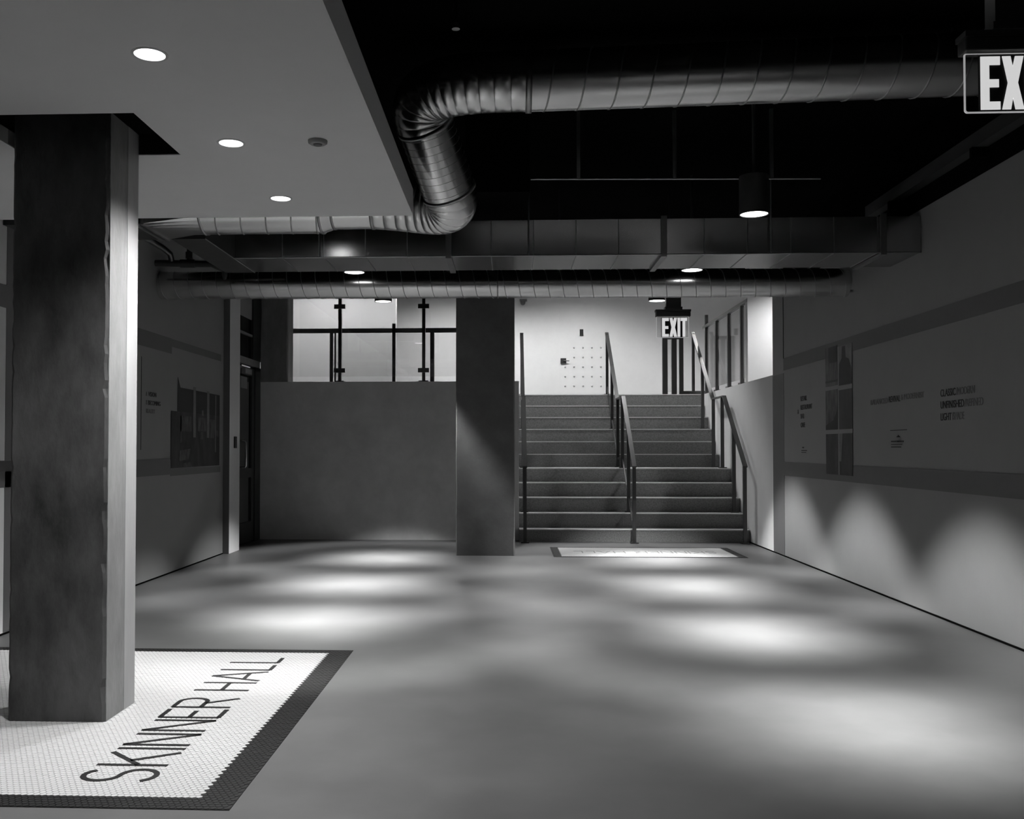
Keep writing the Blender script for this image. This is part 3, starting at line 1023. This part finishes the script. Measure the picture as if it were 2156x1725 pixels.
# ================================================================== EXIT SIGNS
def exit_sign(x, y, z, label, stem):
    """x left edge, z bottom edge of the acrylic panel; 0.35 wide, 0.235 high"""
    W_, H_ = 0.352, 0.235
    t = thing('exit_sign', label, 'exit sign', (x + W_ / 2, y, z), 'edge-lit exit signs')
    B = basis((x, y, z), (1, 0, 0), (0, 0, 1))

    def rr(x0, x1, y0, y1, r, n=5):
        p = []
        for cx, cy, a0 in ((x1 - r, y1 - r, 0), (x0 + r, y1 - r, 90), (x0 + r, y0 + r, 180), (x1 - r, y0 + r, 270)):
            p += [(cx + r * math.cos(math.radians(a0 + 90 * q / n)), cy + r * math.sin(math.radians(a0 + 90 * q / n))) for q in range(n + 1)]
        return p
    pn = MB().prism(rr(0, W_, 0, H_, 0.012), B, -0.006).build('acrylic_panel', 'acrylic', t)
    # lit rim
    o_, i_ = rr(0, W_, 0, H_, 0.012), rr(0.0045, W_ - 0.0045, 0.0045, H_ - 0.0045, 0.009)
    n = len(o_)
    v = [B @ Vector((a, b, 0.001)) for a, b in o_] + [B @ Vector((a, b, 0.001)) for a, b in i_]
    v += [B @ Vector((a, b, -0.007)) for a, b in o_] + [B @ Vector((a, b, -0.007)) for a, b in i_]
    f = []
    for q in range(n):
        q2 = (q + 1) % n
        f += [(q, q2, n + q2, n + q), (2 * n + q2, 2 * n + q, 3 * n + q, 3 * n + q2), (q2, q, 2 * n + q, 2 * n + q2), (n + q, n + q2, 3 * n + q2, 3 * n + q)]
    MB().add(v, f).build('lit_rim', 'exitedge', pn)
    # dark print behind the letters
    MB().prism([(0.052, 0.008), (0.312, 0.008), (0.312, 0.222), (0.052, 0.222)], basis((x, y, z), (1, 0, 0), (0, 0, 1)), 0.001).build('dark_print', 'ink', pn)
    h, b0 = 0.207, 0.011
    LW = 0.033

    def put(polys):
        mb = MB()
        for p in polys:
            p = [(a, b0 + b * h) for a, b in p]
            mb.prism(p, basis((x, y - 0.0012, z), (1, 0, 0), (0, 0, 1)), 0.003)
        mb.build('letter', 'exitlet', t)
    ex = 0.060
    put([[(ex, 0), (ex + LW, 0), (ex + LW, 1), (ex, 1)],
         [(ex + LW, 0), (ex + 0.074, 0), (ex + 0.074, 0.15), (ex + LW, 0.15)],
         [(ex + LW, 0.42), (ex + 0.069, 0.42), (ex + 0.069, 0.57), (ex + LW, 0.57)],
         [(ex + LW, 0.84), (ex + 0.074, 0.84), (ex + 0.074, 1), (ex + LW, 1)]])
    ex = 0.141
    put([[(ex, 0), (ex + 0.033, 0), (ex + 0.041, 0.22), (ex + 0.050, 0), (ex + 0.083, 0), (ex + 0.060, 0.5), (ex + 0.082, 1), (ex + 0.050, 1),
          (ex + 0.041, 0.80), (ex + 0.033, 1), (ex + 0.001, 1), (ex + 0.022, 0.5)]])
    ex = 0.229
    put([[(ex, 0), (ex + LW - 0.004, 0), (ex + LW - 0.004, 1), (ex, 1)]])
    ex = 0.263
    put([[(ex + 0.02, 0), (ex + 0.049, 0), (ex + 0.049, 0.84), (ex + 0.02, 0.84)], [(ex, 0.84), (ex + 0.069, 0.84), (ex + 0.069, 1), (ex, 1)]])
    # housing and stem
    hs = box('housing', 'darkmetal', t, x - 0.008, x + W_ + 0.014, y - 0.035, y + 0.04, z + H_ - 0.004, z + H_ + 0.05, bevel=0.006)
    box('housing_top', 'darkmetal', hs, x - 0.012, x + W_ + 0.018, y - 0.04, y + 0.045, z + H_ + 0.05, z + H_ + 0.072)
    box('canopy', 'darkmetal', t, x + 0.088, x + 0.275, y - 0.05, y + 0.05, z + H_ + 0.072, z + H_ + 0.10)
    box('stem', 'darkmetal', t, x + 0.10, x + 0.262, y - 0.04, y + 0.04, z + H_ + 0.10, stem)
    return t


exit_sign(1.594, 10.5, 2.45, 'small distant exit sign hanging in front of the stairs', ZC)
exit_sign(1.757, 3.75, 2.545, 'large near exit sign cut off by the right picture edge', ZC)

# ================================================================== WALL GRAPHICS
# photo mural on the left wall: the cut-out print and its lighter figures
pm = thing('photo_mural', 'dark cut-out photo print of a columned room on the left wall', 'mural', (XL, 10.2, 1.4))
EL = ((0, 1, 0), (0, 0, 1))


def lw(poly, d0, dep, name, m, t):
    MB().prism(poly, basis((XL + d0, 0, 0), *EL), dep).build(name, m, t)


lw([(9.395, 1.046), (10.985, 1.046), (10.985, 1.62), (9.395, 1.62)], 0.004, 0.002, 'lower_print', 'photo_dark', pm)
lw([(9.575, 1.62), (10.985, 1.62), (10.985, 1.86), (9.66, 1.868), (9.585, 1.97)], 0.004, 0.002, 'upper_print', 'ink', pm)
for a, b, z0, z1 in ((10.06, 10.14, 1.36, 1.90), (10.52, 10.60, 1.36, 1.88), (10.82, 10.85, 1.20, 1.85)):
    lw([(a, z0), (b, z0), (b, z1), (a, z1)], 0.006, 0.001, 'printed_column', 'photo_light', pm)
for a, b, z0, z1 in ((9.66, 10.0, 1.42, 1.58), (9.66, 9.70, 1.30, 1.58), (10.20, 10.50, 1.43, 1.58), (10.62, 10.80, 1.36, 1.57), (10.34, 10.40, 1.60, 1.66), (10.30, 10.38, 1.34, 1.42), (10.84, 10.96, 1.38, 1.45)):
    lw([(a, z0), (b, z0), (b, z1), (a, z1)], 0.006, 0.0008, 'printed_figure', 'photo_mid', pm)
lw([(9.62, 1.11), (9.92, 1.13), (9.98, 1.24), (9.64, 1.22)], 0.006, 0.0008, 'printed_table', 'photo_mid', pm)
lw([(9.75, 1.048), (10.02, 1.048), (9.98, 1.10), (9.75, 1.09)], 0.006, 0.0008, 'printed_table', 'photo_mid', pm)

tx = thing('wall_lettering', 'small A VISION IS BECOMING REALITY lettering beside a thin line, left wall', 'lettering', (XL, 8.9, 1.6))


def ltext(s, m, y, z, h, wd):
    text_obj('text_line', s, m, tx, (XL + 0.001, y, z), EL[0], EL[1], h, wd)


ltext('A', 'ink2', 8.74, 1.733, 0.04, 0.03)
ltext('VISION', 'ink', 8.80, 1.733, 0.042, 0.20)
ltext('IS', 'ink2', 8.745, 1.653, 0.04, 0.035)
ltext('BECOMING', 'ink', 8.80, 1.652, 0.042, 0.31)
ltext('REALITY', 'ink2', 8.75, 1.575, 0.04, 0.22)
lw([(8.624, 1.23), (8.634, 1.23), (8.634, 2.09), (8.624, 2.09)], 0.0005, 0.002, 'thin_line', 'ink', tx)

# right wall: strip of six photographs
ER = ((0, -1, 0), (0, 0, 1))


def rw(poly, d0, dep, name, m, t):
    """poly given as (Y, z)"""
    p = [(-a, b) for a, b in poly]
    area = sum(p[i][0] * p[(i + 1) % len(p)][1] - p[(i + 1) % len(p)][0] * p[i][1] for i in range(len(p)))
    if area < 0:
        p = p[::-1]
    return MB().prism(p, basis((XR - d0, 0, 0), *ER), dep).build(name, m, t)


ph = thing('photo_mural', 'tall strip of six dark photographs on the right wall', 'mural', (XR, 9.3, 1.6))
rw([(9.68, 0.991), (8.94, 0.991), (8.94, 2.22), (9.68, 2.22)], 0.0045, 0.0012, 'backing', 'wall', ph)
for a, b, z0, z1, m in ((9.68, 9.325, 1.855, 2.24, 'photo_mid'), (9.295, 8.94, 1.84, 2.22, 'photo_light'), (9.68, 9.325, 1.425, 1.815, 'photo_mid'),
                        (9.295, 8.94, 1.425, 1.80, 'photo_dark'), (9.68, 9.325, 0.99, 1.385, 'photo_dark'), (9.295, 8.94, 0.99, 1.385, 'photo_dark')):
    rw([(a, z0), (b, z0), (b, z1), (a, z1)], 0.0052, 0.0015, 'photo_panel', m, ph)
rw([(9.58, 2.08), (9.33, 2.08), (9.33, 2.235), (9.58, 2.235)], 0.0067, 0.0006, 'printed_shape', 'ink', ph)
rw([(9.68, 1.89), (9.33, 1.89), (9.33, 1.91), (9.68, 1.91)], 0.0067, 0.0006, 'printed_shape', 'ink', ph)
rw([(9.29, 1.845), (8.945, 1.845), (8.96, 2.0), (9.02, 2.08), (9.10, 2.10), (9.12, 2.21), (9.20, 2.21), (9.21, 2.10), (9.28, 2.05)], 0.0067, 0.0006, 'printed_shape', 'ink', ph)
rw([(9.68, 1.43), (9.33, 1.43), (9.33, 1.74), (9.36, 1.60), (9.45, 1.52), (9.68, 1.47)], 0.0067, 0.0006, 'printed_shape', 'ink', ph)
rw([(9.295, 1.385), (9.20, 1.385), (9.24, 1.12), (9.295, 1.12)], 0.0067, 0.0006, 'printed_shape', 'photo_light', ph)


def rtext(t, s, m, y, z, h, wd):
    text_obj('text_line', s, m, t, (XR - 0.001, y, z), ER[0], ER[1], h, wd)


ta = thing('wall_lettering', 'short stacked RETAIL RESTAURANT BAR CAFE lettering left of the photo strip', 'lettering', (XR, 10.4, 1.6))
for s, z, wd in (('RETAIL', 1.755, 0.22), ('RESTAURANT', 1.660, 0.40), ('BAR', 1.565, 0.12), ('CAFE', 1.470, 0.15)):
    rtext(ta, s, 'ink', 10.52, z, 0.052, wd)
rtext(ta, '&', 'ink2', 10.64, 1.62, 0.05, 0.05)
for y, z, wd, h in ((10.47, 1.245, 0.06, 0.014), (10.50, 1.215, 0.19, 0.010), (10.50, 1.195, 0.16, 0.008)):
    rw([(y, z), (y - wd, z), (y - wd, z + h), (y, z + h)], 0.002, 0.002, 'small_print', 'ink', ta)

tb = thing('wall_lettering', 'single line of lettering with bold REVIVAL on the right wall', 'lettering', (XR, 8.0, 1.6))
rtext(tb, 'BALANCED', 'ink2', 8.50, 1.622, 0.046, 0.38)
rtext(tb, 'REVIVAL', 'ink', 8.097, 1.626, 0.050, 0.23)
rtext(tb, '& MODERNIST', 'ink2', 7.85, 1.634, 0.046, 0.43)
rw([(7.95, 1.335), (7.87, 1.335), (7.91, 1.352)], 0.002, 0.002, 'small_mark', 'ink', tb)
for y, z, wd, h in ((8.07, 1.390, 0.33, 0.006), (8.055, 1.296, 0.10, 0.011), (7.935, 1.296, 0.13, 0.011), (8.055, 1.274, 0.22, 0.006), (8.055, 1.252, 0.20, 0.008)):
    rw([(y, z), (y - wd, z), (y - wd, z + h), (y, z + h)], 0.002, 0.002, 'small_print', 'ink', tb)

td = thing('wall_lettering', 'three-line CLASSIC MODERN, UNFINISHED REFINED, LIGHT SHADE lettering on the right wall', 'lettering', (XR, 6.9, 1.55))
for a, b, z, w1, w2 in (('CLASSIC', '/MODERN', 1.622, 0.235, 0.27), ('UNFINISHED', '/REFINED', 1.535, 0.36, 0.26), ('LIGHT', '/SHADE', 1.448, 0.17, 0.18)):
    rtext(td, a, 'ink', 7.14, z, 0.054, w1)
    rtext(td, b, 'ink2', 7.14 - w1 - 0.01, z, 0.054, w2)

# ================================================================== SMALL WALL FITTINGS
cr = thing('card_reader', 'small black card reader on the pier by the glass door', 'card reader', (-3.315, 11.36, 1.3))
box('housing', 'ink', cr, -3.315, -3.296, 11.32, 11.40, 1.245, 1.385, bevel=0.004)
box('sensor', 'ink2', cr, -3.296, -3.294, 11.35, 11.37, 1.35, 1.36)

sc_ = thing('security_camera', 'tiny dome camera on the far lobby wall left of the studded door', 'camera', (0.27, 20.8, 4.4))
box('wall_plate', 'framegrey', sc_, 0.20, 0.36, 20.77, 20.8, 4.44, 4.49)
MB().tube([(0.27, 20.72, 4.44), (0.27, 20.72, 4.40), (0.27, 20.72, 4.36), (0.27, 20.72, 4.345)], [0.05, 0.055, 0.04, 0.01], 18).build('dome', 'greypaint', sc_)
MB().bar((0.27, 20.80, 4.46), (0.27, 20.70, 4.46), 0.06, 0.03).build('arm', 'framegrey', sc_)

bh = thing('wall_handrail', 'black rail end on the left wall behind the near column', 'handrail', (XL, 6.0, 1.13))
MB().bar((XL + 0.07, 5.0, 1.13), (XL + 0.07, 6.27, 1.13), 0.04, 0.07).build('rail', 'rail', bh)
for y in (5.3, 6.2):
    MB().bar((XL, y, 1.12), (XL + 0.06, y, 1.12), 0.03, 0.03).build('bracket', 'rail', bh)
